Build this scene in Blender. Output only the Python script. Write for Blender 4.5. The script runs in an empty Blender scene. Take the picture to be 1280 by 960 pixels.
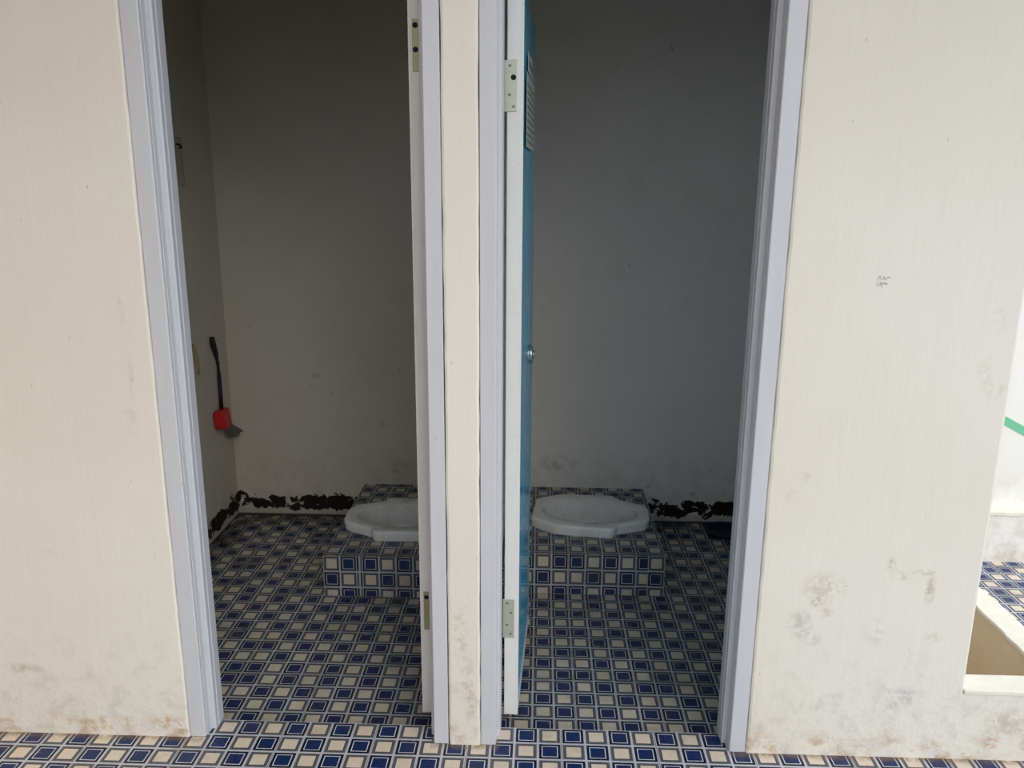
import bpy, bmesh, math, random
from mathutils import Vector, Matrix
random.seed(4)
SC = bpy.context.scene
COL = SC.collection
S = 0.0625                      # one printed square of the 25 cm tiles
ZI = -0.044                     # toilet floors lie a little under the porch
YW = 1.877                      # face of the front wall
PI = math.pi

# ------------------------------------------------------------------ helpers
def obj(name, bm, mat, parent=None, smooth=False, bevel=0, seg=2, angle=40, keep=False):
    me = bpy.data.meshes.new(name)
    if not keep and not len(bm.loops.layers.uv):
        bmesh.ops.recalc_face_normals(bm, faces=bm.faces[:])
    bm.to_mesh(me); bm.free()
    for m in (mat if isinstance(mat, (list, tuple)) else [mat]):
        me.materials.append(m)
    o = bpy.data.objects.new(name, me); COL.objects.link(o)
    if parent is not None:
        o.parent = parent
        o.matrix_parent_inverse = Matrix.Identity(4)
    if smooth:
        for p in me.polygons: p.use_smooth = True
    if bevel:
        md = o.modifiers.new('bevel', 'BEVEL'); md.width = bevel; md.segments = seg
        md.limit_method = 'ANGLE'; md.angle_limit = math.radians(angle)
    return o

def tag(o, label, cat, group=None, kind=None):
    o['label'] = label; o['category'] = cat
    if group: o['group'] = group
    if kind: o['kind'] = kind
    return o

def thing(name, loc, rotz=0):
    o = bpy.data.objects.new(name, None); COL.objects.link(o)
    o.empty_display_size = .05
    o.location = loc; o.rotation_euler = (0, 0, rotz)
    return o

def add_box(bm, x0, x1, y0, y1, z0, z1):
    v = [bm.verts.new(p) for p in ((x0,y0,z0),(x1,y0,z0),(x1,y1,z0),(x0,y1,z0),(x0,y0,z1),(x1,y0,z1),(x1,y1,z1),(x0,y1,z1))]
    for f in ((0,3,2,1),(4,5,6,7),(0,1,5,4),(1,2,6,5),(2,3,7,6),(3,0,4,7)):
        bm.faces.new([v[i] for i in f])

def box(*a):
    bm = bmesh.new(); add_box(bm, *a); return bm

def add_prism(bm, pts, z0, z1):
    lo = [bm.verts.new((x, y, z0)) for x, y in pts]; hi = [bm.verts.new((x, y, z1)) for x, y in pts]
    n = len(pts)
    bm.faces.new(lo[::-1]); bm.faces.new(hi)
    for i in range(n):
        bm.faces.new((lo[i], lo[(i+1) % n], hi[(i+1) % n], hi[i]))

def add_tube(bm, path, rad, n=10, flat=1.0, side=None):
    """swept tube through path; rad a number or list; flat squashes along the second axis"""
    path = [Vector(p) for p in path]
    if not isinstance(rad, (list, tuple)): rad = [rad]*len(path)
    rings = []
    ref = side or Vector((0, 0, 1))
    for i, p in enumerate(path):
        t = (path[min(i+1, len(path)-1)] - path[max(i-1, 0)]).normalized()
        u = ref.cross(t)
        if u.length < 1e-4: u = Vector((1, 0, 0)).cross(t)
        u.normalize(); w = t.cross(u)
        rings.append([bm.verts.new(p + rad[i]*(math.cos(2*PI*k/n)*u + flat*math.sin(2*PI*k/n)*w)) for k in range(n)])
    for a, b in zip(rings, rings[1:]):
        for k in range(n):
            bm.faces.new((a[k], a[(k+1) % n], b[(k+1) % n], b[k]))
    bm.faces.new(rings[0][::-1]); bm.faces.new(rings[-1])

# ------------------------------------------------------------------ materials
class NT:
    def __init__(s, name):
        s.m = bpy.data.materials.new(name); s.m.use_nodes = True
        s.t = s.m.node_tree; s.b = s.t.nodes['Principled BSDF']
    def n(s, typ, **kw):
        nd = s.t.nodes.new(typ)
        for k, v in kw.items(): setattr(nd, k, v)
        return nd
    def put(s, sock, v):
        if isinstance(v, bpy.types.NodeSocket): s.t.links.new(v, sock)
        elif v is not None: sock.default_value = v
    def math(s, op, a, b=None, c=None, clamp=False):
        nd = s.n('ShaderNodeMath', operation=op, use_clamp=clamp)
        for i, v in enumerate((a, b, c)):
            if v is not None: s.put(nd.inputs[i], v)
        return nd.outputs[0]
    def vmath(s, op, a, b=None, scale=None):
        nd = s.n('ShaderNodeVectorMath', operation=op)
        s.put(nd.inputs[0], a)
        if b is not None: s.put(nd.inputs[1], b)
        if scale is not None: s.put(nd.inputs['Scale'], scale)
        return nd
    def rng(s, v, a, b, c=0., d=1., smooth=True):
        nd = s.n('ShaderNodeMapRange', interpolation_type='SMOOTHSTEP' if smooth else 'LINEAR')
        s.put(nd.inputs[0], v)
        for i, k in enumerate((a, b, c, d)): nd.inputs[i+1].default_value = k
        return nd.outputs[0]
    def mix(s, f, a, b):
        nd = s.n('ShaderNodeMix', data_type='RGBA')
        s.put(nd.inputs[0], f)
        for k, v in ((6, a), (7, b)):
            s.put(nd.inputs[k], (*v, 1) if isinstance(v, tuple) and len(v) == 3 else v)
        return nd.outputs[2]
    def coord(s, which='Object'):
        return s.n('ShaderNodeTexCoord').outputs[which]
    def noise(s, vec, scale, detail=4, rough=.55, stretch=None, out='Fac', dist=0):
        if stretch:
            vec = s.vmath('MULTIPLY', vec, stretch).outputs[0]
        nd = s.n('ShaderNodeTexNoise')
        s.put(nd.inputs['Vector'], vec); nd.inputs['Scale'].default_value = scale
        nd.inputs['Detail'].default_value = detail; nd.inputs['Roughness'].default_value = rough
        nd.inputs['Distortion'].default_value = dist
        return nd.outputs[out]
    def bump(s, h, strength=.3, dist=.01, normal=None):
        nd = s.n('ShaderNodeBump'); nd.inputs['Strength'].default_value = strength
        nd.inputs['Distance'].default_value = dist; s.put(nd.inputs['Height'], h)
        if normal is not None: s.put(nd.inputs['Normal'], normal)
        return nd.outputs[0]
    def spot(s, vec, c, r):
        """soft blob: 1 at c, 0 beyond the radii r (x,y,z)"""
        d = s.vmath('SUBTRACT', vec, c).outputs[0]
        d = s.vmath('DIVIDE', d, r).outputs[0]
        return s.rng(s.vmath('LENGTH', d).outputs[1 if False else 'Value'], 1., .25)
    def done(s, color=None, rough=.5, normal=None, metal=0, spec=.5):
        s.put(s.b.inputs['Base Color'], (*color, 1) if isinstance(color, tuple) and len(color) == 3 else color)
        s.put(s.b.inputs['Roughness'], rough); s.b.inputs['Metallic'].default_value = metal
        s.b.inputs['Specular IOR Level'].default_value = spec
        if normal is not None: s.put(s.b.inputs['Normal'], normal)
        return s.m

def plain(name, color, rough=.5, metal=0, var=.06, scale=60, spec=.5):
    t = NT(name); c = t.coord()
    n = t.noise(c, scale, 3)
    a = tuple(max(0, v*(1-var)) for v in color); b = tuple(min(1, v*(1+var)) for v in color)
    return t.done(t.mix(n, a, b), rough, None, metal, spec)

def tile_material(name, dirt=.4, rough=.2, wet=False):
    t = NT(name)
    uv = t.n('ShaderNodeUVMap', uv_map='UVMap').outputs[0]
    flip = t.n('ShaderNodeAttribute', attribute_name='flip').outputs['Fac']
    sx = t.n('ShaderNodeSeparateXYZ'); t.put(sx.inputs[0], uv)
    u, v = sx.outputs[0], sx.outputs[1]
    fu = t.math('FLOOR', u); fv = t.math('FLOOR', v)
    par = t.math('ADD', t.math('ADD', fu, fv), flip)
    par = t.math('MODULO', t.math('ADD', par, 400.), 2.)            # 0 blue, 1 cream
    isb = t.math('LESS_THAN', par, .5)
    cu = t.math('ABSOLUTE', t.math('SUBTRACT', t.math('FRACT', u), .5))
    cv = t.math('ABSOLUTE', t.math('SUBTRACT', t.math('FRACT', v), .5))
    d = t.math('MAXIMUM', cu, cv)                                    # 0 centre .. .5 edge
    pos = t.coord()
    n1 = t.noise(pos, 55, 5, .65); n2 = t.noise(pos, 9, 4, .6); n3 = t.noise(pos, 260, 3, .6)
    line = t.mix(n1, (.50, .52, .57), (.62, .63, .67))
    navy = t.mix(n1, (.006, .009, .028), (.014, .019, .050))
    white = (.66, .69, .76)
    blue = t.mix(n1, (.009, .020, .080), (.018, .040, .145))
    grey = t.mix(t.rng(d, .33, .43, smooth=False), (.07, .072, .085), (.14, .145, .18))
    sand = t.mix(n1, (.66, .56, .45), (.80, .71, .59))
    cb = t.mix(t.rng(d, .300, .304), blue, white)
    cb = t.mix(t.rng(d, .338, .342), cb, navy)
    cc = t.mix(t.rng(d, .308, .314), sand, grey)
    c = t.mix(isb, cc, cb)
    c = t.mix(t.rng(d, .448, .455), c, line)
    dm = t.math('MULTIPLY', t.rng(n2, .5, .72), dirt)
    c = t.mix(dm, c, (.12, .095, .07))
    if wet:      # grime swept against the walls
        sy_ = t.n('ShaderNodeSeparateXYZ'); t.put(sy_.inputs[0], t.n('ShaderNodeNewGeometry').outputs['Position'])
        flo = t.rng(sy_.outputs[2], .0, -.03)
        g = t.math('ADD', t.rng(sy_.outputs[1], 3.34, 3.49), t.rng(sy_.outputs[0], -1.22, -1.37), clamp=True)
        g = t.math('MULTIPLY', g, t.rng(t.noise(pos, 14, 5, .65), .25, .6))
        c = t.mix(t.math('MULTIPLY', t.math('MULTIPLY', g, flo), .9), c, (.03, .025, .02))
        c = t.mix(t.rng(n2, .3, .7, .16, .32), c, (.045, .042, .035))  # indoor tiles darkened all over, standing in for the dimmer light
    else:        # brown dirt in the joint at the foot of the front wall
        sy_ = t.n('ShaderNodeSeparateXYZ'); t.put(sy_.inputs[0], t.n('ShaderNodeNewGeometry').outputs['Position'])
        ax = t.math('ABSOLUTE', t.math('ADD', sy_.outputs[0], .18))
        g = t.math('ADD', t.math('LESS_THAN', ax, .09), t.math('GREATER_THAN', ax, .695), clamp=True)
        g = t.math('MULTIPLY', t.math('MULTIPLY', g, t.math('MULTIPLY', t.rng(sy_.outputs[1], 1.850, 1.878), t.math('LESS_THAN', sy_.outputs[1], 1.90))), t.rng(t.noise(pos, 30, 5, .7), .30, .62))
        c = t.mix(t.math('MULTIPLY', g, .85), c, (.20, .13, .075))
    r = t.math('ADD', t.math('MULTIPLY', t.rng(n2, .35, .75), .22), rough)
    r = t.math('ADD', r, t.math('MULTIPLY', n3, .08))
    return t.done(c, r, t.bump(n1, .04, .004), 0, .3)

def plaster(name, color, color2, kind='front'):
    t = NT(name); p = t.coord()
    brush = t.noise(p, 26, 6, .62, (1., 1., .13), dist=.3)
    lumps = t.noise(p, 7, 5, .6)
    fine = t.noise(p, 120, 4, .6)
    big = t.noise(p, 1.6, 3, .5)
    sep = t.n('ShaderNodeSeparateXYZ'); t.put(sep.inputs[0], p)
    X, Z = sep.outputs[0], sep.outputs[2]
    c = t.mix(t.rng(big, .3, .7), color, color2)
    c = t.mix(t.math('MULTIPLY', t.rng(brush, .45, .75), .05 if kind == 'front' else .04), c, (.55, .50, .42))
    low = t.noise(p, 16, 6, .7)
    if kind == 'front':
        # limewash coming off low down: greyish rubbed film
        m = t.math('MULTIPLY', t.rng(Z, .45, .02), t.rng(low, .46, .72))
        c = t.mix(t.math('MULTIPLY', m, .42), c, (.44, .40, .34))
        # rusty damp stains along the foot of the wall
        m = t.math('MULTIPLY', t.rng(Z, .085, .02), t.rng(t.noise(p, 9, 5, .65, (1., 1., 1.6)), .50, .66))
        c = t.mix(t.math('MULTIPLY', m, .75), c, (.50, .30, .11))
        for (x, z, rx, rz, k, cl) in (
            (-1.126, .037, .10, .030, 1.0, (.50, .29, .10)), (-.965, .042, .07, .035, 1.0, (.52, .30, .10)),
            (-1.344, .195, .08, .02, .6, (.36, .28, .20)), (-.974, .98, .012, .07, .5, (.45, .38, .28)),
            (-.984, 1.145, .012, .06, .45, (.45, .38, .28)), (-.99, .88, .03, .05, .35, (.42, .36, .27)), (-1.216, .529, .05, .012, .35, (.45, .38, .3)),
            (-.19, .33, .03, .10, .8, (.52, .42, .26)), (-.175, .20, .03, .11, .7, (.50, .44, .33)), (-.165, .13, .02, .09, .7, (.55, .43, .28)),
            (.715, .475, .075, .06, .75, (.48, .42, .30)), (.70, .44, .02, .03, .9, (.40, .34, .22)), (.725, .41, .025, .018, .8, (.40, .34, .24)),
            (.875, .545, .02, .03, .9, (.44, .38, .27)), (.905, .515, .04, .02, .7, (.46, .40, .30)), (.974, .475, .018, .055, .95, (.42, .36, .25)), (.955, .525, .035, .012, .8, (.42, .36, .26)),
            (.666, .375, .045, .055, .85, (.40, .41, .36)), (.70, .34, .03, .03, .8, (.42, .42, .38)), (.855, .36, .04, .05, .7, (.50, .54, .58)),
            (.93, .175, .09, .045, .75, (.42, .43, .45)), (.90, .14, .05, .04, .6, (.46, .46, .47)), (.995, .35, .035, .02, .6, (.55, .47, .36)),
            (.64, .765, .03, .02, .6, (.52, .48, .36)), (.613, .72, .02, .03, .35, (.55, .5, .4)),
            (1.04, 1.15, .025, .04, .6, (.58, .52, .40)), (1.057, .985, .035, .03, .6, (.50, .46, .36)), (1.03, 1.03, .03, .05, .4, (.52, .48, .38)),
            (1.18, .05, .03, .03, 1.0, (.50, .27, .10)), (1.22, .11, .09, .06, .7, (.42, .33, .22)), (.58, .06, .03, .04, .7, (.60, .46, .28))):
            m = t.math('MULTIPLY', t.spot(p, (x, YW, z), (rx, .2, rz)), t.rng(t.noise(p, 45, 5, .7), .42, .60))
            c = t.mix(t.math('MULTIPLY', m, k*.6), c, cl)
        # isolated small nicks
        m = t.rng(t.noise(p, 60, 2, .5, (1., 1., .7)), .765, .785)
        c = t.mix(t.math('MULTIPLY', m, .35), c, (.35, .31, .26))
        h = t.math('ADD', t.math('MULTIPLY', brush, .6), t.math('MULTIPLY', lumps, .5))
        h = t.math('ADD', h, t.math('MULTIPLY', t.math('MULTIPLY', low, t.rng(Z, .35, .05)), 2.2))
        nrm = t.bump(h, .24, .008)
        return t.done(c, .62, t.bump(fine, .12, .002, nrm), 0, .35)
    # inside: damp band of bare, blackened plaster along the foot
    blob = t.noise(p, 17, 6, .68, dist=.6)
    low_ = t.noise(p, 5, 3, .5)
    top = t.math('ADD', .012, t.math('MULTIPLY', low_, .085))
    band = t.math('MULTIPLY', t.rng(t.math('SUBTRACT', Z, top), .030, -.020), t.rng(Z, -.040, .002))
    mould = t.rng(t.math('ADD', t.math('MULTIPLY', blob, 1.7), t.math('MULTIPLY', band, .50)), 1.20, 1.25)
    mould = t.math('MULTIPLY', mould, t.rng(band, .02, .12))
    mould = t.math('MAXIMUM', mould, t.math('MULTIPLY', t.rng(Z, -.033, -.039), .9))
    c = t.mix(t.math('MULTIPLY', t.rng(Z, .03, -.03), .35), c, (.25, .22, .17))
    dirt = t.math('MULTIPLY', t.rng(Z, .40, .04), t.rng(low, .35, .7))
    c = t.mix(t.math('MULTIPLY', dirt, .35), c, (.36, .31, .24))
    c = t.mix(t.math('MULTIPLY', t.rng(lumps, .52, .75), .10), c, (.42, .37, .29))
    m = t.rng(t.noise(p, 17, 2, .5), .745, .77)
    c = t.mix(t.math('MULTIPLY', m, .5), c, (.25, .2, .16))
    for (x, z, rx, rz, k) in ((-.978, .618, .03, .02, .5), (-.87, 1.424, .012, .012, .8), (-.617, .19, .10, .05, .5), (-.683, .403, .03, .02, .4), (-1.02, .21, .1, .02, .4), (.697, .098, .03, .02, .6), (.1, .23, .12, .05, .4)):
        m = t.math('MULTIPLY', t.spot(p, (x, 3.49, z), (rx, .3, rz)), t.rng(t.noise(p, 30, 4, .7), .4, .6))
        c = t.mix(t.math('MULTIPLY', m, k), c, (.30, .25, .18))
    c = t.mix(mould, c, t.mix(fine, (.005, .004, .003), (.022, .017, .013)))
    h = t.math('ADD', t.math('MULTIPLY', lumps, .8), t.math('MULTIPLY', mould, -.6))
    return t.done(c, .75, t.bump(h, .3, .01), 0, .25)

M = {}
M['tile'] = tile_material('glazed_tile', .22, .16)
M['tile_in'] = tile_material('glazed_tile_wet_room', .12, .10, True)
M['grout'] = plain('grout', (.20, .17, .14), .9, 0, .3, 120)
M['wall'] = plaster('painted_plaster', (.785, .75, .675), (.82, .79, .725))
M['inner'] = plaster('toilet_plaster', (.79, .765, .72), (.83, .81, .77), 'in')
M['inner_dimmed'] = plaster('dimmed_toilet_plaster', (.58, .54, .465), (.63, .59, .515), 'in')  # same plaster darkened and warmed to carry the left room's dimmer light
M['roof'] = plain('warm_bounce_soffit', (.62, .48, .32), .8, 0, .12, 6)  # tone of the unseen roof, picked for warm bounce on the wall
M['warm'] = plain('tan_blocker_wall', (.66, .50, .33), .8, 0, .1, 4)  # tone of the added unseen walls, picked for warm bounce
M['earth'] = plain('yard_concrete', (.46, .43, .38), .9, 0, .2, 3)

def frame_paint():
    t = NT('white_lacquer_frame'); p = t.coord()
    n = t.noise(p, 30, 5, .6, (1., 1., .12))
    c = t.mix(n, (.56, .575, .625), (.65, .665, .71))
    scr = t.rng(t.noise(p, 60, 3, .6, (1., 1., .5)), .70, .76)
    c = t.mix(t.math('MULTIPLY', scr, .4), c, (.38, .37, .40))
    return t.done(c, t.rng(n, .3, .7, .28, .42), t.bump(n, .08, .003))
M['frame'] = frame_paint()

def door_edge():
    t = NT('white_door_edge'); p = t.coord()
    n = t.noise(p, 40, 4, .6, (1., 1., .15))
    c = t.mix(n, (.70, .70, .69), (.80, .80, .79))
    scr = t.rng(t.noise(p, 45, 4, .6), .68, .74)
    c = t.mix(t.math('MULTIPLY', scr, .5), c, (.36, .33, .30))
    return t.done(c, .4)
M['edge'] = door_edge()
def blue_door():
    t = NT('blue_gloss_door'); p = t.coord()
    n = t.noise(p, 14, 4, .5, (1., 1., .2))
    c = t.mix(n, (.018, .38, .66), (.028, .43, .72))
    return t.done(c, t.rng(n, .3, .7, .10, .16), t.bump(n, .03, .003), 0, .12)
M['blue'] = blue_door()
M['bead'] = plain('grey_bead', (.16, .24, .28), .4)
M['hinge'] = plain('yellowed_hinge_steel', (.50, .53, .42), .38, .35, .1, 90)
M['hinge_dull'] = plain('brassy_hinge_steel', (.34, .32, .19), .4, .4, .15, 90)
M['screw'] = plain('screw_steel', (.20, .20, .18), .4, .7, .2, 200)
M['hole'] = plain('open_hole', (.006, .006, .006), .9)
M['steel'] = plain('brushed_steel', (.62, .63, .62), .25, .9, .05, 80)
def porcelain():
    t = NT('white_porcelain'); p = t.coord()
    n = t.noise(p, 20, 5, .6)
    c = t.mix(t.rng(n, .45, .75), (.82, .83, .82), (.72, .71, .66))
    return t.done(c, t.rng(n, .3, .7, .10, .2), None, 0, .6)
M['pan'] = porcelain()
def pan_bowl():
    t = NT('stained_porcelain'); p = t.coord()
    n = t.noise(p, 16, 6, .7)
    c = t.mix(t.rng(n, .42, .72), (.76, .76, .74), (.62, .60, .54))
    return t.done(c, .22, None, 0, .5)
M['bowl'] = pan_bowl()
M['black'] = plain('black_plastic', (.012, .012, .013), .35)
M['red'] = plain('red_plastic', (.62, .012, .016), .3)
M['bristle'] = plain('grey_bristle', (.12, .12, .11), .85, 0, .5, 300)
M['cord'] = plain('tan_cord', (.44, .33, .14), .7)
M['sheet'] = plain('pale_sheet', (.62, .61, .58), .5)
M['panel'] = plain('pale_panel', (.47, .44, .385), .6)
M['outline'] = plain('dark_pencil_line', (.16, .14, .12), .8)
M['navy'] = plain('navy_plastic', (.008, .014, .045), .3)
M['pencil'] = plain('pencil', (.42, .42, .42), .9)
M['faint'] = plain('faint_pencil', (.62, .61, .58), .9)
M['green'] = plain('green_paint', (.18, .56, .33), .6)
M['sill'] = plain('cream_render', (.84, .80, .69), .8, 0, .10, 25)
M['tan'] = plain('tan_render', (.74, .58, .39), .85, 0, .14, 9)
def outer_plaster():
    t = NT('sunny_plaster'); p = t.coord()
    n = t.noise(p, 14, 6, .68); sep = t.n('ShaderNodeSeparateXYZ'); t.put(sep.inputs[0], p)
    Z = sep.outputs[2]
    m = t.math('MULTIPLY', t.math('ADD', t.rng(Z, .42, .18), t.rng(Z, .16, -.05)), t.rng(n, .38, .7))
    c = t.mix(n, (.84, .82, .78), (.88, .87, .85))
    c = t.mix(t.math('MULTIPLY', m, .34, clamp=True), c, (.56, .47, .33))
    return t.done(c, .8, t.bump(n, .3, .006))
M['outer'] = outer_plaster()

# ------------------------------------------------------------------ tiles
def new_tiles():
    bm = bmesh.new()
    bm.loops.layers.uv.new('UVMap'); bm.faces.layers.float.new('flip')
    return bm

def add_tile(bm, org, U, V, u0, u1, v0, v1, cu=0, cv=0, flip=0, gap=.0009, hole=None, sub=1, keep=None):
    """one tile piece in the plane org + u*U + v*V (metres); its print starts at squares (cu, cv)"""
    uvl = bm.loops.layers.uv['UVMap']; fl = bm.faces.layers.float['flip']
    a0, a1, b0, b1 = u0+gap, u1-gap, v0+gap, v1-gap
    nu = max(1, round((a1-a0)/S*sub)) if sub > 1 else 1
    nv = max(1, round((b1-b0)/S*sub)) if sub > 1 else 1
    for i in range(nu):
        for j in range(nv):
            p0, p1 = a0+(a1-a0)*i/nu, a0+(a1-a0)*(i+1)/nu
            q0, q1 = b0+(b1-b0)*j/nv, b0+(b1-b0)*(j+1)/nv
            cpt = org + U*((p0+p1)/2) + V*((q0+q1)/2)
            if hole and hole(cpt): continue
            vs = [(p0, q0), (p1, q0), (p1, q1), (p0, q1)]
            f = bm.faces.new([bm.verts.new(org + U*a + V*b) for a, b in vs])
            f[fl] = flip; f.material_index = 0
            for lp, (a, b) in zip(f.loops, vs):
                lp[uvl].uv = ((a-u0)/S + cu, (b-v0)/S + cv)

def add_bed(bm, org, U, V, u0, u1, v0, v1, hole=None, step=.008):
    """the grout bed just under the tiles"""
    uvl = bm.loops.layers.uv['UVMap']; n = U.cross(V).normalized()
    nu, nv = (max(1, round((u1-u0)/step)), max(1, round((v1-v0)/step))) if hole else (1, 1)
    for i in range(nu):
        for j in range(nv):
            p0, p1 = u0+(u1-u0)*i/nu, u0+(u1-u0)*(i+1)/nu
            q0, q1 = v0+(v1-v0)*j/nv, v0+(v1-v0)*(j+1)/nv
            if hole and hole(org+U*((p0+p1)/2)+V*((q0+q1)/2)): continue
            f = bm.faces.new([bm.verts.new(org+U*a+V*b-n*.0007) for a, b in ((p0, q0), (p1, q0), (p1, q1), (p0, q1))])
            f.material_index = 1

def cuts(lo, hi, off, pitch):
    c = [lo]; k = math.floor((lo-off)/pitch)+1
    while off+k*pitch < hi-1e-4:
        if off+k*pitch > lo+1e-4: c.append(off+k*pitch)
        k += 1
    return c+[hi]

EX, EY, EZ = Vector((1, 0, 0)), Vector((0, 1, 0)), Vector((0, 0, 1))
def tiled_floor(name, x0, x1, y0, y1, z, offx, offy, flips, mat, thick=.1):
    """flips(i, j): which way tile i, j (from offx, offy) was laid"""
    bm = new_tiles(); T = 4*S
    xs, ys = cuts(x0, x1, offx, T), cuts(y0, y1, offy, T)
    for a, b in zip(xs, xs[1:]):
        for c, d in zip(ys, ys[1:]):
            i = math.floor(((a+b)/2-offx)/T); j = math.floor(((c+d)/2-offy)/T)
            add_tile(bm, Vector((0, 0, z)), EX, EY, a, b, c, d, (a-offx)/S, (c-offy)/S, flips(i, j))
    add_bed(bm, Vector((0, 0, z)), EX, EY, x0, x1, y0, y1)
    bb = box(x0, x1, y0, y1, z-thick, z-.0012)
    me = bpy.data.meshes.new('t'); bb.to_mesh(me); bb.free()
    nf = len(bm.faces); bm.from_mesh(me); bpy.data.meshes.remove(me)
    bm.faces.ensure_lookup_table()
    for f in bm.faces[nf:]: f.material_index = 1
    o = obj(name, bm, [mat, M['grout']]); o['kind'] = 'structure'
    return o

# ------------------------------------------------------------------ room shell
SILL = 1.954
# cell row r below y=off is (-r-1): squares count upward in y, parity r+c+s even = blue  ->  c + v + flip even
# with v = -r-1 :  r+c+s even  <=>  c+v+(1+s) even
o = tiled_floor('floor_1', .076-16*4*S*1.0, .076+10*4*S, SILL-14*4*S, SILL, 0, .076, SILL, lambda i, j: 1, M['tile'])
tag(o, 'tiled porch floor of blue and cream squares in front of the wall', 'floor', None, 'structure')
RIGHT = {(0, 0): 0, (1, 0): 1, (-1, 0): 0, (2, 0): 1, (0, 1): 0, (1, 1): 0, (-1, 1): 1, (2, 1): 1, (0, 2): 0, (1, 2): 0, (-1, 2): 1, (2, 2): 0, (0, 3): 1, (-1, 3): 1, (1, 3): 1, (2, 3): 0}
# right room: tile rows start at cells r=13 (lowest); row r spans y = 2.808-(r+1)S .. ; r = 9..12 -> j = 0
def fr(i, j):
    s = RIGHT.get((i, j), random.randint(0, 1)); return s
# inside tile j=0 the bottom cell is r=12, v=0 : r+c+s even  <=> 12+c+s even; v=12-r => c+v+s even
o = tiled_floor('floor_2', -.18, 1.0, SILL, 3.50, ZI, .122, 2.808-13*S, fr, M['tile_in'], .06)
tag(o, 'tiled floor of the right toilet in blue and cream squares', 'floor', None, 'structure')
LEFT = {(0, 0): 0, (1, 0): 0, (2, 0): 0}
TL = {'C': {0: 0, 1: 0, 2: 1, 3: 0}, 'B': {0: 1, 1: 0, 2: 0, 3: 1}, 'A': {0: 0, 1: 1, 2: 1, 3: 1}}
def fl(i, j):
    # tile rows: A r6-9 -> j=0, B r2-5 -> j=1, C r-2..1 -> j=2 ; bottom row of A is r=9 (v=0): r = 9-v
    # tile cols start at c = -1 (i=0): c = -1 + u
    s = TL.get({0: 'A', 1: 'B', 2: 'C'}.get(j, ''), {}).get(i, random.randint(0, 1))
    return s          # r+c+s = 9-v-1+u+s even <=> u+v+s even
o = tiled_floor('floor_3', -1.40, -.18, SILL, 3.50, ZI, -1.099-S, 2.618-10*S, fl, M['tile_in'], .06)
tag(o, 'dim tiled floor of the left toilet in blue and cream squares', 'floor', None, 'structure')

def wall(name, bm, mat, label, bevel=0):
    o = obj(name, bm, mat, bevel=bevel); return tag(o, label, 'wall', None, 'structure')

YB = 3.49; HC = 2.75
# front wall with its two doorways: outline in x,z extruded through the wall's thickness
bm = bmesh.new()
HD = 1.99
out = [(-4.0, -.1), (-.917, -.1), (-.917, HD), (-.222, HD), (-.222, -.1), (-.1385, -.1), (-.1385, HD), (.557, HD), (.557, -.1), (1.093, -.1), (1.093, HC), (-4.0, HC)]
def jag(a, b, n, amp):
    return [(a[0]+(b[0]-a[0])*k/n+random.uniform(-amp, amp)*(0 < k < n), a[1]+(b[1]-a[1])*k/n) for k in range(n)]
pts = []
for k, a in enumerate(out):
    b = out[(k+1) % len(out)]
    if abs(a[0]-b[0]) < 1e-6 and abs(a[0]) < .95 : pts += jag(a, b, 40, .0012)
    else: pts.append(a)
f0 = [bm.verts.new((x, YW, z)) for x, z in pts]; f1 = [bm.verts.new((x, 2.02, z)) for x, z in pts]
n = len(pts)
bm.faces.new(f0); bm.faces.new(f1[::-1])
for i in range(n): bm.faces.new((f0[i], f1[i], f1[(i+1) % n], f0[(i+1) % n]))
wall_front = wall('wall_front', bm, M['wall'], 'cream painted plaster front wall around both doorways', .007)

wall('wall_back_1', box(-1.5, -.18, YB, YB+.12, -.1, HC), M['inner_dimmed'], 'dim plaster back wall of the left toilet with black damp at its foot')
wall('wall_back_2', box(-.18, 1.1, YB, YB+.12, -.1, HC), M['inner'], 'grey plaster back wall of the right toilet behind the blue door')
wall('wall_left', box(-1.49, -1.37, 2.02, YB, -.1, HC), M['inner_dimmed'], 'left side wall of the left toilet where the brush hangs')
wall('wall_partition', box(-.235, -.125, 2.02, YB, -.1, HC), M['inner'], 'partition wall between the two toilets')
wall('wall_right', box(.985, 1.092, 2.02, YB+.12, -.1, HC), M['inner'], 'right side wall of the right toilet')
o = obj('ceiling', box(-1.5, 1.093, 2.02, YB+.12, HC, HC+.1), M['inner']); tag(o, 'plaster ceiling over the toilets', 'ceiling', None, 'structure')
bm = box(-4.2, 1.25, 1.85, 2.02, HC, HC+.1); add_box(bm, -4.2, 2.7, .45, 1.85, HC, HC+.1); add_box(bm, -4.2, -.35, -1.0, .45, HC, HC+.1)  # unseen roof; its stepped outline is set to shape the daylight
o = obj('shade_roof', bm, M['roof']); tag(o, 'unseen roof over the porch, outline shaped for the daylight', 'roof', None, 'structure')
wall('wall_blocker_left', box(-2.05, -1.9, -1.0, YW, -.1, HC), M['warm'], 'unseen tan wall added on the left to block light')  # out of view, added to hold back light from the left
wall('wall_blocker_front', box(-7, 7, -3.4, -3.25, -.6, 1.5), M['warm'], 'unseen low tan wall added in front to block low sky')  # out of view, added to darken the horizon in front
o = obj('ground', box(-14, 14, -16, 14, -.75, -.6), M['earth']); tag(o, 'concrete yard beyond the porch', 'ground', None, 'structure')

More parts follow.
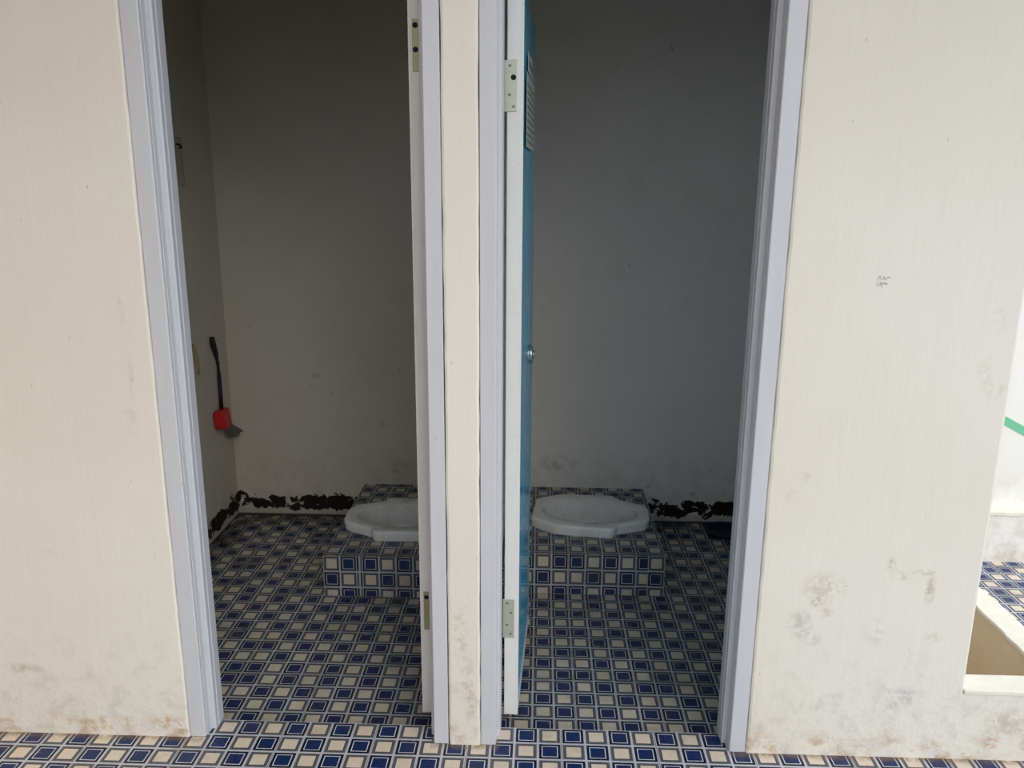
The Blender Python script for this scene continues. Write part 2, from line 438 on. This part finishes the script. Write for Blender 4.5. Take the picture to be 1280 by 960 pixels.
# ------------------------------------------------------------------ door frames
def door_frame(name, xl, xr, label, left, right):
    root = thing(name, (xl, YW+.002, 0)); tag(root, label, 'door frame', None, 'structure')
    w = xr-xl
    def jamb(sgn, x0, f, e, D):
        P = [(0, .0), (f-.0025, 0), (f, .0025), (f, .012), (f+.0012, .0135), (f+.0012, .034), (e-.004, .034), (e-.0015, .0365), (e-.0015, .052), (e, .0535), (e, D), (0, D)]
        bm = bmesh.new(); add_prism(bm, [(x0+sgn*a, b) for a, b in P], 0.001, HD-.0)
        return bm
    obj('jamb', jamb(1, 0, *left), M['frame'], root, bevel=.0008)
    obj('jamb', jamb(-1, w, *right), M['frame'], root, bevel=.0008)
    bm = bmesh.new(); add_box(bm, .043, w-.043, 0, .034, HD-.043, HD); add_box(bm, .043, w-.043, .034, .106, HD-.062, HD)
    obj('head', bm, M['frame'], root, bevel=.001)
    return root
fl_ = door_frame('trim_1', -.9155, -.2235, 'white lacquered door frame around the left doorway', (.041, .057, .086), (.039, .051, .106))
fr_ = door_frame('trim_2', -.137, .5555, 'white lacquered door frame around the right doorway with blue door', (.0385, .0495, .106), (.041, .056, .086))

# ------------------------------------------------------------------ doors
def hinge(parent, x0, x1, zc, h, mat, holes, y):
    bm = bmesh.new(); add_box(bm, x0, x1, y-.0022, y, zc-h/2, zc+h/2)
    hg = obj('hinge', bm, mat, parent, bevel=.0012)
    hg['label'] = 'dull metal hinge plate'
    for fx, fz, dark, r in holes:
        bm = bmesh.new()
        cx, cz = x0+(x1-x0)*fx, zc+h*(fz-.5)
        ring = [bm.verts.new((cx+r*math.cos(a), y-.0026, cz+r*math.sin(a))) for a in [2*PI*k/14 for k in range(14)]]
        back = [bm.verts.new((cx+r*1.15*math.cos(a), y-.0020, cz+r*1.15*math.sin(a))) for a in [2*PI*k/14 for k in range(14)]]
        c = bm.verts.new((cx, y-.0024, cz))
        for k in range(14):
            bm.faces.new((ring[k], ring[(k+1) % 14], c)); bm.faces.new((ring[k], back[k], back[(k+1) % 14], ring[(k+1) % 14]))
        s = obj('screw_hole' if dark else 'screw', bm, M['hole'] if dark else M['screw'], hg)
        s['label'] = 'empty black screw hole' if dark else 'small countersunk screw'
    return hg

def door(name, loc, rot, label, sgn):
    """hinge stile edge faces -y, the blue face looks along sgn*x"""
    root = thing(name, loc, rot); tag(root, label, 'door', None, 'structure')
    W, H, T = .53, 1.874, .037
    s = sgn
    def bx(x0, x1, *r): return box(min(x0, x1), max(x0, x1), *r)
    obj('panel', bx(-.002*s, -(T-.002)*s, .006, W-.004, .004, H-.004), M['blue'], root)
    bm = bmesh.new()
    add_box(bm, min(-.0045*s, -T*s), max(-.0045*s, -T*s), 0, .012, 0, H)
    obj('edge_strip', bm, M['edge'], root, bevel=.001)['label'] = 'white edge of the blue door'
    obj('edge_bead', bx(.0012*s, -.0045*s, .0006, .008, 0, H), M['edge'], root, bevel=.0008)
    obj('bottom_bead', bx(.0008*s, -.006*s, .008, W, 0, .010), M['frame'], root)
    obj('lock_edge_bead', bx(.0008*s, -T*s, W-.005, W, .010, H), M['bead'], root)
    # round lever-less lock: rosette, knob, keyhole
    zc, yc = .925, W-.055
    def disc(x0, prof, n=28):
        bm = bmesh.new(); rings = []
        for dx, r in prof:
            rings.append([bm.verts.new((x0+dx*s, yc+r*math.cos(2*PI*k/n), zc+r*math.sin(2*PI*k/n))) for k in range(n)])
        for a, b in zip(rings, rings[1:]):
            for k in range(n): bm.faces.new((a[k], a[(k+1) % n], b[(k+1) % n], b[k]))
        bm.faces.new(rings[-1]); bm.faces.new(rings[0][::-1]); return bm
    lk = obj('lock', disc(0, [(-.003, .030), (.003, .030), (.006, .027), (.0065, .012)]), M['steel'], root, smooth=True, angle=30)
    obj('knob', disc(0, [(.0055, .010), (.007, .0095), (.008, .0125), (.0095, .0135), (.011, .0125), (.0115, .010)]), M['steel'], lk, smooth=True)
    obj('keyhole', disc(0, [(.011, .005), (.0123, .005)], 12), M['hole'], lk)
    return root, T, H
d2, T, H = door('door_1', (-.0445, 1.993, .012), -math.atan2(.0235, .53), 'blue glossy door swung open into the right toilet, white hinge edge facing out', 1)
hinge(d2, -.0445, -.0135, 1.651, .113, M['hinge'], [(.45, .89, 0, .0032), (.72, .665, 1, .0058), (.42, .33, 0, .0032), (.74, .10, 0, .0032), (.42, .77, 0, .0012)], -.0002)
hinge(d2, -.042, -.0105, .295, .114, M['hinge'], [(.40, .90, 0, .003), (.72, .66, 0, .003), (.38, .34, 0, .003), (.70, .11, 0, .003)], -.0002)
d1, T, H = door('door_2', (-.3075, 1.993, .012), math.radians(1.0), 'door of the left toilet folded back, only its shaded white edge showing', -1)
for z in (1.738, .313):
    hinge(d1, .0085, .034, z, .113, M['hinge_dull'], [(.30, .88, 1, .0058), (.30, .42 if z > 1 else .30, 1, .0058)] if z > 1 else [(.30, .86, 1, .0058)], -.0002)

# paper notices stuck to the blue face
def notice(name, u0, u1, z0, z1, label, rows, seed):
    rnd = random.Random(seed)
    root = thing(name, d2.location, d2.rotation_euler.z); tag(root, label, 'notice')
    dx = .0022
    obj('sheet', box(dx, dx+.0008, u0, u1, z0, z1), M['paper'], root)
    for zz, hh, col in rows:
        bm = bmesh.new(); u = u0+.02
        while u < u1-.03:
            L = rnd.uniform(.012, .035)
            add_box(bm, dx+.0007, dx+.0011, u, min(u+L, u1-.015), zz, zz+hh); u += L+.005
        obj('print_line', bm, col, root)
    return root
M['paper'] = plain('notice_paper', (.50, .52, .46), .35)
M['ink'] = plain('notice_ink', (.17, .22, .20), .6)
M['ink2'] = plain('notice_heading', (.16, .20, .30), .6)
zo = -.012
notice('paper_notice', .10, .415, 1.533+zo, 1.708+zo, 'pale printed notice sheet taped on the blue door, below the small strip',
       [(1.545+.0165*k+zo, .0075, M['ink']) for k in range(9)], 3)
notice('paper_strip', .145, .35, 1.714+zo, 1.760+zo, 'small white heading strip taped above the printed notice on the blue door',
       [(1.727+zo, .018, M['ink2'])], 5)

# ------------------------------------------------------------------ toilets on tiled plinths
ZP = .117
HALF = [(-.222, .098), (-.222, .0), ]
def outline(scale=1.0, tip=.252):
    """half outline from the blunt end (x<0) to the tip, as (x, halfwidth)"""
    return [(-.218, .0), (-.218, .098), (-.196, .118), (-.125, .166), (-.06, .174), (.098, .178), (.110, .172), (.126, .140), (.150, .128), (.215, .094), (.238, .078), (.250, .052), (.253, .0)]
def polar(half, N):
    pts = half+[(x, -w) for x, w in half[::-1][1:-1]]
    res = []
    for k in range(N):
        a = 2*PI*k/N; d = Vector((math.cos(a), math.sin(a))); best = None
        for i in range(len(pts)):
            p, q = Vector(pts[i]), Vector(pts[(i+1) % len(pts)]); e = q-p
            den = d.x*e.y-d.y*e.x
            if abs(den) < 1e-9: continue
            t = (p.x*e.y-p.y*e.x)/den; u = (p.x*d.y-p.y*d.x)/den
            if t > 0 and -1e-6 <= u <= 1+1e-6 and (best is None or t > best): best = t
        res.append(best)
    for _ in range(1):
        res = [(res[k-1]+2*res[k]+res[(k+1) % N])/4 for k in range(N)]
    return res
N = 288
RO = polar(outline(), N)
def rb(a):
    # egg-shaped mouth of the bowl, wide at the blunt end
    x, y = math.cos(a), math.sin(a)
    L = .178 if x < 0 else .205
    return 1/math.sqrt((x/L)**2+(y/.112)**2)
RB = [rb(2*PI*k/N) for k in range(N)]

def toilet(name, loc, rot, label, mirror=1):
    root = thing(name, loc, rot); tag(root, label, 'squat toilet', 'squat toilets')
    bm = bmesh.new()
    HZ = .041
    def ring(f, z, g=None):
        return [bm.verts.new((f(k)*math.cos(2*PI*k/N), f(k)*math.sin(2*PI*k/N)*mirror, z(k) if callable(z) else z)) for k in range(N)]
    R = [ring(lambda k: RO[k]-.003, .0008), ring(lambda k: RO[k]-.001, HZ*.45), ring(lambda k: RO[k], HZ-.009), ring(lambda k: RO[k]-.0018, HZ-.0035),
         ring(lambda k: RO[k]-.0055, HZ-.0008), ring(lambda k: RO[k]-.010, HZ),
         ring(lambda k: .5*RO[k]+.5*RB[k] if RO[k]-RB[k] > .03 else RB[k]+.6*(RO[k]-RB[k]), HZ-.001),
         ring(lambda k: min(RB[k]+.006, RO[k]-.018), HZ-.0025), ring(lambda k: min(RB[k], RO[k]-.024), HZ-.006)]
    for a, b in zip(R, R[1:]):
        for k in range(N): bm.faces.new((a[k], a[(k+1) % N], b[(k+1) % N], b[k]))
    rim = obj('rim', bm, M['pan'], root, smooth=True)
    bm = bmesh.new()
    prof = [(1.0, HZ-.006), (.985, HZ-.014), (.955, HZ-.03), (.92, HZ-.055), (.87, HZ-.085), (.78, HZ-.105), (.6, HZ-.116), (.4, HZ-.122), (.24, HZ-.126)]
    R = []
    for s_, z in prof:
        R.append(ring(lambda k: min(RB[k], RO[k]-.024)*s_, z))
    for a, b in zip(R, R[1:]):
        for k in range(N): bm.faces.new((a[k], b[k], b[(k+1) % N], a[(k+1) % N]))
    obj('bowl', bm, M['bowl'], root, smooth=True, keep=True)
    bm = bmesh.new(); c = bm.verts.new((0, 0, HZ-.150))
    a = ring(lambda k: min(RB[k], RO[k]-.024)*.245, HZ-.1258); b = ring(lambda k: min(RB[k], RO[k]-.024)*.2, HZ-.150)
    for k in range(N):
        bm.faces.new((a[k], a[(k+1) % N], b[(k+1) % N], b[k])); bm.faces.new((b[k], b[(k+1) % N], c))
    obj('drain', bm, M['hole'], root, smooth=True)
    for sy in (-1, 1):              # ribbed foot rests on the two broad sides of the rim
        bm = bmesh.new()
        for i in range(9):
            x = -.075+.02*i
            add_tube(bm, [(x, sy*.136, HZ+.0002), (x, sy*.163, HZ-.0002)], [.0026, .0026], 8, .45)
        obj('foot_rest', bm, M['pan'], root, smooth=True)
    return root
TR = (Vector((.205, 3.128, ZP)), -math.radians(5.0))
TLc = (Vector((-.510, 3.050, ZP)), PI)
toilet('squat_toilet', TR[0], TR[1], 'white porcelain squat toilet on the plinth behind the open blue door')
toilet('squat_toilet', TLc[0], TLc[1], 'white porcelain squat toilet half hidden by the left door frame', -1)
def hole_for(c, rot):
    ca, sa = math.cos(-rot), math.sin(-rot)
    def h(p):
        d = p-c; x = d.x*ca-d.y*sa; y = d.x*sa+d.y*ca
        k = int((math.atan2(y, x) % (2*PI))/(2*PI)*N) % N
        return math.hypot(x, y) < RO[k]-.014
    return h

def plinth(name, label, x0, x1, yf, fcols, flipf, flipt, hole, side):
    """tiled step: front, top and open side; fcols = cuts of the facing in x with the square where each starts"""
    root = thing(name, ((x0+x1)/2, (yf+YB)/2, ZI)); tag(root, label, 'plinth', 'tiled plinths under the squat toilets')
    inv = -root.location
    bm = new_tiles(); h = ZP-ZI
    for k, (a, b, c0) in enumerate(fcols):
        # facing: the print hangs from the top edge, so the cut row is at the floor
        add_tile(bm, Vector((0, yf, 0))+inv, EX, EZ, a, b, ZI+.001, ZP, c0, 4-h/S, flipf[k])
    add_bed(bm, Vector((0, yf, 0))+inv, EX, EZ, x0, x1, ZI, ZP)
    obj('facing', bm, [M['tile_in'], M['grout']], root)
    bm = new_tiles()
    ys = cuts(yf, YB-.002, yf+.018, 4*S)
    hl = lambda p: hole(p-inv)
    for k, (a, b, c0) in enumerate(fcols):
        for j, (c, d) in enumerate(zip(ys, ys[1:])):
            cv = 4-(d-c)/S if j == 0 else 0
            add_tile(bm, Vector((0, 0, ZP))+inv, EX, EY, a, b, c, d, c0, cv, flipt[(k+j) % len(flipt)], hole=hl, sub=8)
    add_bed(bm, Vector((0, 0, ZP))+inv, EX, EY, x0, x1, yf, YB-.002, hole=hl)
    obj('top', bm, [M['tile_in'], M['grout']], root)
    bm = new_tiles()
    xs = x1 if side > 0 else x0
    V = EY if side > 0 else -EY
    for c, d in zip(ys, ys[1:]):
        lo, hi = (c, d) if side > 0 else (-d, -c)
        add_tile(bm, Vector((xs, 0, 0))+inv, V, EZ, lo, hi, ZI+.001, ZP, 0, 4-h/S, 0)
    add_bed(bm, Vector((xs, 0, 0))+inv, V, EZ, *((yf, YB-.002) if side > 0 else (-YB+.002, -yf)), ZI, ZP)
    obj('side_facing', bm, [M['tile_in'], M['grout']], root)
    return root
plinth('tiled_plinth', 'blue and cream tiled plinth under the toilet in the right room', -.122, .478, 2.797,
       [(-.122, .122, 0.1), (.122, .372, 0), (.372, .415, 0.), (.415, .478, 1)], [0, 1, 1, 1], [0, 1, 1, 0], hole_for(*TR), 1)
plinth('tiled_plinth', 'shaded blue and cream tiled plinth in the left room', -.78, -.238, 2.742,
       [(-.78, -.655, 2), (-.655, -.636, .84), (-.636, -.386, 0), (-.386, -.238, 0)], [0, 1, 1, 1], [0, 1, 0, 0], hole_for(*TLc), -1)

# ------------------------------------------------------------------ things on the left toilet's wall
XL = -1.37
t = thing('toilet_brush', (XL+.012, 3.325, .82)); tag(t, 'toilet brush with black handle and red head hanging on the dim left wall', 'toilet brush')
bm = bmesh.new()
add_tube(bm, [(.002, -.022, .000), (.004, -.018, -.035), (.007, -.006, -.075), (.010, .000, -.110), (.012, -.002, -.17), (.014, -.007, -.24), (.015, -.012, -.320)],
         [.0115, .0145, .0120, .0095, .0085, .0085, .009], 14, .75)
obj('handle', bm, M['black'], t, smooth=True)
obj('sticker', box(.0165, .0185, -.006, .004, -.105, -.080), M['sheet'], t)['label'] = 'pale sticker on the handle'
bm = bmesh.new(); add_tube(bm, [(-.008, -.022, -.006), (.024, -.014, -.012)], .0016, 8); obj('hanging_nail', bm, M['screw'], t)
bm = bmesh.new()
add_box(bm, -.007, .034, -.062, .032, -.395, -.312)
for v in bm.verts:
    if v.co.z < -.36: v.co.y += .012*(1 if v.co.y < 0 else -.35); v.co.x += .012*(v.co.x > 0)
obj('head', bm, M['red'], t, bevel=.012, seg=4)['label'] = 'red plastic head'
bm = bmesh.new(); rnd = random.Random(9)
for i in range(9):
    for j in range(7):
        p = Vector((.010+.0040*j, -.024+.0058*i, -.378-.002*abs(i-4)))
        d = Vector((.42+.06*(j-3)+rnd.uniform(-.06, .06), .42+.05*(i-4)+rnd.uniform(-.06, .06), -.70)).normalized()
        add_tube(bm, [p, p+d*.045, p+d*(.066+rnd.uniform(-.004, .006))], [.0020, .0022, .0024], 5)
b = obj('bristles', bm, M['bristle'], t); b['label'] = 'splayed grey bristles'

t = thing('hanging_cord', (XL+.004, 3.16, .80)); tag(t, 'tan cord loop hanging beside the jamb, left of the toilet brush', 'cord')
bm = bmesh.new()
add_tube(bm, [(.002, -.02, .02), (.004, -.010, -.01), (.004, .002, -.06), (.004, .008, -.102), (.004, .001, -.106), (.004, -.006, -.07), (.003, -.016, -.02), (.002, -.024, .02)], .0042, 8)
obj('loop', bm, M['cord'], t, smooth=True)

t = thing('wall_panel', (XL, 3.10, 1.43)); tag(t, 'pale flat panel with thin dark outline on the left wall, high above the cord', 'panel')
obj('sheet', box(.0005, .004, -.13, .088, 0, .175), M['panel'], t)
bm = bmesh.new()
for a in ((-.13, .088, .1735, .1755), (-.13, .088, -.0005, .0015), (.0865, .0885, 0, .175)): add_box(bm, .0035, .0048, a[0], a[1], a[2], a[3])
obj('outline', bm, M['outline'], t)
bm = bmesh.new(); add_tube(bm, [(.004, .040, .152), (.016, .044, .150), (.018, .060, .140), (.006, .066, .138)], .0035, 8)
obj('clip', bm, M['black'], t, smooth=True)['label'] = 'small black clip'

# dark dipper on the right room's floor
t = thing('water_dipper', (.835, 3.385, ZI)); tag(t, 'dark navy round water dipper lying on the floor near the right doorway frame', 'dipper')
bm = bmesh.new(); n = 40; R = []
for r, z in ((.060, 0), (.078, .004), (.086, .016), (.0885, .017), (.0865, .0145), (.074, .0065), (.02, .004)):
    R.append([bm.verts.new((r*math.cos(2*PI*k/n), r*math.sin(2*PI*k/n), z)) for k in range(n)])
for a, b in zip(R, R[1:]):
    for k in range(n): bm.faces.new((a[k], a[(k+1) % n], b[(k+1) % n], b[k]))
bm.faces.new(R[-1]); bm.faces.new(R[0][::-1])
obj('basin', bm, M['navy'], t, smooth=True)
bm = bmesh.new(); add_tube(bm, [(.08, -.01, .013), (.105, -.02, .016), (.125, -.026, .018)], [.010, .009, .010], 10, .5)
obj('handle', bm, M['navy'], t, smooth=True)

# ------------------------------------------------------------------ pencil scribble on the right wall
def strokes(name, x0, z0, sc, lines, r, mat):
    bm = bmesh.new()
    for L in lines:
        add_tube(bm, [(x0+sc*a, YW-.0002, z0+sc*b) for a, b in L], r, 6, 1.0, Vector((0, 1, 0)))
    return obj(name, bm, mat, wall_front)
A = [[(0, 0), (.35, .9), (.45, .9), (.62, .05)], [(.12, .42), (.5, .42)],
     [(.95, .75), (1.2, .65), (1.05, .25), (.85, .05)], [(1.35, .82), (1.15, .35), (1.35, .05), (1.6, .12), (1.65, .45), (1.4, .5)],
     [(1.85, .35), (1.9, .7), (2.0, .5), (2.1, .72), (2.2, .5), (2.35, .68), (2.5, .35)]]
B = [[(.02, .95), (.0, .3), (.15, .12), (.4, .18)], [(.4, .18), (.6, .9), (.72, .15)], [(.45, .5), (.68, .5)],
     [(.9, .75), (.92, -.25)], [(.9, .72), (1.15, .78), (1.2, .5), (.95, .42)], [(1.3, .4), (1.35, .75), (1.5, .45), (1.6, .75), (1.75, .4), (1.85, .72), (1.98, .4)]]
strokes('pencil_writing', .7615, 1.2385, .0115, A, .00055, M['pencil'])
strokes('pencil_writing', .7615, 1.2245, .0115, B, .00065, M['pencil'])

# ------------------------------------------------------------------ washing place at the right: sill, pit, tiled ledge, far wall
sill_top = .203
wall('wall_low', box(1.06, 3.4, YW-.0001, YW+.07, -.1, sill_top-.012), M['wall'], 'low stained wall continuing the front wall at its right end')
bm = bmesh.new()
nx = 60
for k in range(nx+1):
    pass
P = [(1.094, YW-.002)]+[(1.094+2.3*k/nx, YW-.003+random.uniform(-.0025, .0025)) for k in range(1, nx+1)]+[(3.394, YW+.072), (1.094, YW+.072)]
add_prism(bm, P, sill_top-.014, sill_top)
o = obj('sill', bm, M['sill'], bevel=.003); tag(o, 'cream capping on the low wall at the right end', 'sill', None, 'structure')
o = obj('floor_4', box(1.094, 1.64, YW+.07, 3.2, -.42, -.36), M['tan']); tag(o, 'sunken trough floor behind the low wall', 'floor', None, 'structure')
wall('wall_trough', box(1.632, 1.72, YW+.07, 3.2, -.42, -.068), M['tan'], 'tan rendered side of the sunken trough behind the low wall')
bm = bmesh.new(); ny = 50
P = [(1.628+random.uniform(-.002, .002), YW+.07+1.13*k/ny) for k in range(ny+1)]+[(1.722+random.uniform(-.006, .006), YW+.07+1.13*k/ny) for k in range(ny, -1, -1)]
add_prism(bm, P, -.072, -.056)
o = obj('trim_3', bm, M['sill'], bevel=.004); tag(o, 'white rendered kerb between trough and raised tiles', 'kerb', None, 'structure')
o = tiled_floor('floor_5', 1.72, 3.4, YW+.07, 3.19, -.062, 1.873, 3.19-.045, lambda i, j: [1, 0, 1][(i+j) % 3], M['tile'], .3)
tag(o, 'bright blue and cream tiled ledge beyond the low wall at the right', 'floor', None, 'structure')
o = wall('wall_ledge', box(1.0, 4.0, 3.19, 3.34, -.42, .150), M['outer'], 'stained white riser behind the bright tiled ledge')
bm = bmesh.new(); P = [(1.1, 3.183)]+[(1.1+2.9*k/70, 3.182+random.uniform(-.003, .003)) for k in range(71)]+[(4.0, 3.25), (1.1, 3.25)]
add_prism(bm, P, .146, .160)
o = obj('trim_4', bm, M['sill'], bevel=.004); tag(o, 'cream capping on the riser at the far right', 'ledge capping', None, 'structure')
far = wall('wall_far', box(1.093, 4.0, 3.25, 3.40, .155, 2.2), M['outer'], 'bright far wall at the right with a slanting green stripe')
bm = bmesh.new()
a, b = Vector((1.80, 3.2485, .575)), Vector((2.40, 3.2485, .262))
nrm = Vector((.313, 0, .6)).normalized()*.0165
for sgn_y in (0,):
    q = [a-nrm, b-nrm, b+nrm, a+nrm]
    lo = [bm.verts.new(p) for p in q]; hi = [bm.verts.new(p+Vector((0, .0015, 0))) for p in q]
    bm.faces.new(lo); bm.faces.new(hi[::-1])
    for k in range(4): bm.faces.new((lo[k], hi[k], hi[(k+1) % 4], lo[(k+1) % 4]))
obj('painted_stripe', bm, M['green'], far)['label'] = 'green painted stripe'

# ------------------------------------------------------------------ sky and daylight
w = bpy.data.worlds.new('sky'); SC.world = w; w.use_nodes = True
nt = w.node_tree; bg = nt.nodes['Background']
tc = nt.nodes.new('ShaderNodeTexCoord'); sp = nt.nodes.new('ShaderNodeSeparateXYZ'); nt.links.new(tc.outputs['Generated'], sp.inputs[0])
rp = nt.nodes.new('ShaderNodeValToRGB'); nt.links.new(sp.outputs[2], rp.inputs[0])
rp.color_ramp.elements[0].position = 0.0; rp.color_ramp.elements[0].color = (.78, .87, .99, 1)
rp.color_ramp.elements[1].position = .7; rp.color_ramp.elements[1].color = (.68, .83, 1.0, 1)
# thin bright overcast: the veiled sun makes one broad bright patch of sky, front right and low
Ld = Vector((math.sin(math.radians(36)), -math.cos(math.radians(36)), .60)).normalized()
dt = nt.nodes.new('ShaderNodeVectorMath'); dt.operation = 'DOT_PRODUCT'; nt.links.new(tc.outputs['Generated'], dt.inputs[0]); dt.inputs[1].default_value = Ld
lobe = nt.nodes.new('ShaderNodeMapRange'); lobe.interpolation_type = 'SMOOTHSTEP'; nt.links.new(dt.outputs['Value'], lobe.inputs[0])
lobe.inputs[1].default_value = .82; lobe.inputs[2].default_value = 1.0; lobe.inputs[3].default_value = 2.8; lobe.inputs[4].default_value = 8.0
wm = nt.nodes.new('ShaderNodeMapRange'); wm.interpolation_type = 'SMOOTHSTEP'; nt.links.new(dt.outputs['Value'], wm.inputs[0]); wm.inputs[1].default_value = .80; wm.inputs[2].default_value = .96
mx = nt.nodes.new('ShaderNodeMix'); mx.data_type = 'RGBA'; nt.links.new(wm.outputs[0], mx.inputs[0]); nt.links.new(rp.outputs[0], mx.inputs[6]); mx.inputs[7].default_value = (1, .985, .965, 1)
nt.links.new(mx.outputs[2], bg.inputs['Color']); nt.links.new(lobe.outputs[0], bg.inputs['Strength'])
sun = bpy.data.lights.new('sun', 'SUN'); sun.energy = 0.6; sun.angle = math.radians(40); sun.color = (1, .93, .82)
so = bpy.data.objects.new('sun', sun); COL.objects.link(so)
so.rotation_euler = Vector((-.75, .55, -1.6)).to_track_quat('-Z', 'Y').to_euler()

# ------------------------------------------------------------------ camera
f_px, pitch, yaw, roll = 1023.97, .2385, -.0328, .0069
cy, sy, cp, sp_ = math.cos(yaw), math.sin(yaw), math.cos(pitch), math.sin(pitch)
F = Vector((sy*cp, cy*cp, -sp_)); R0 = Vector((cy, -sy, 0)); U0 = R0.cross(F)
R = math.cos(roll)*R0+math.sin(roll)*U0; U = -math.sin(roll)*R0+math.cos(roll)*U0
cam = bpy.data.cameras.new('camera'); co = bpy.data.objects.new('camera', cam); COL.objects.link(co)
cam.sensor_fit = 'HORIZONTAL'; cam.sensor_width = 36; cam.lens = f_px*36/1280; cam.clip_start = .02
m = Matrix((R, U, -F)).transposed().to_4x4(); m.translation = Vector((0, 0, 23.07*S)); co.matrix_world = m
SC.camera = co
vs = SC.view_settings
vs.view_transform = 'Standard'; vs.look = 'None'; vs.gamma = 1; vs.use_curve_mapping = False
vs.exposure = -0.95
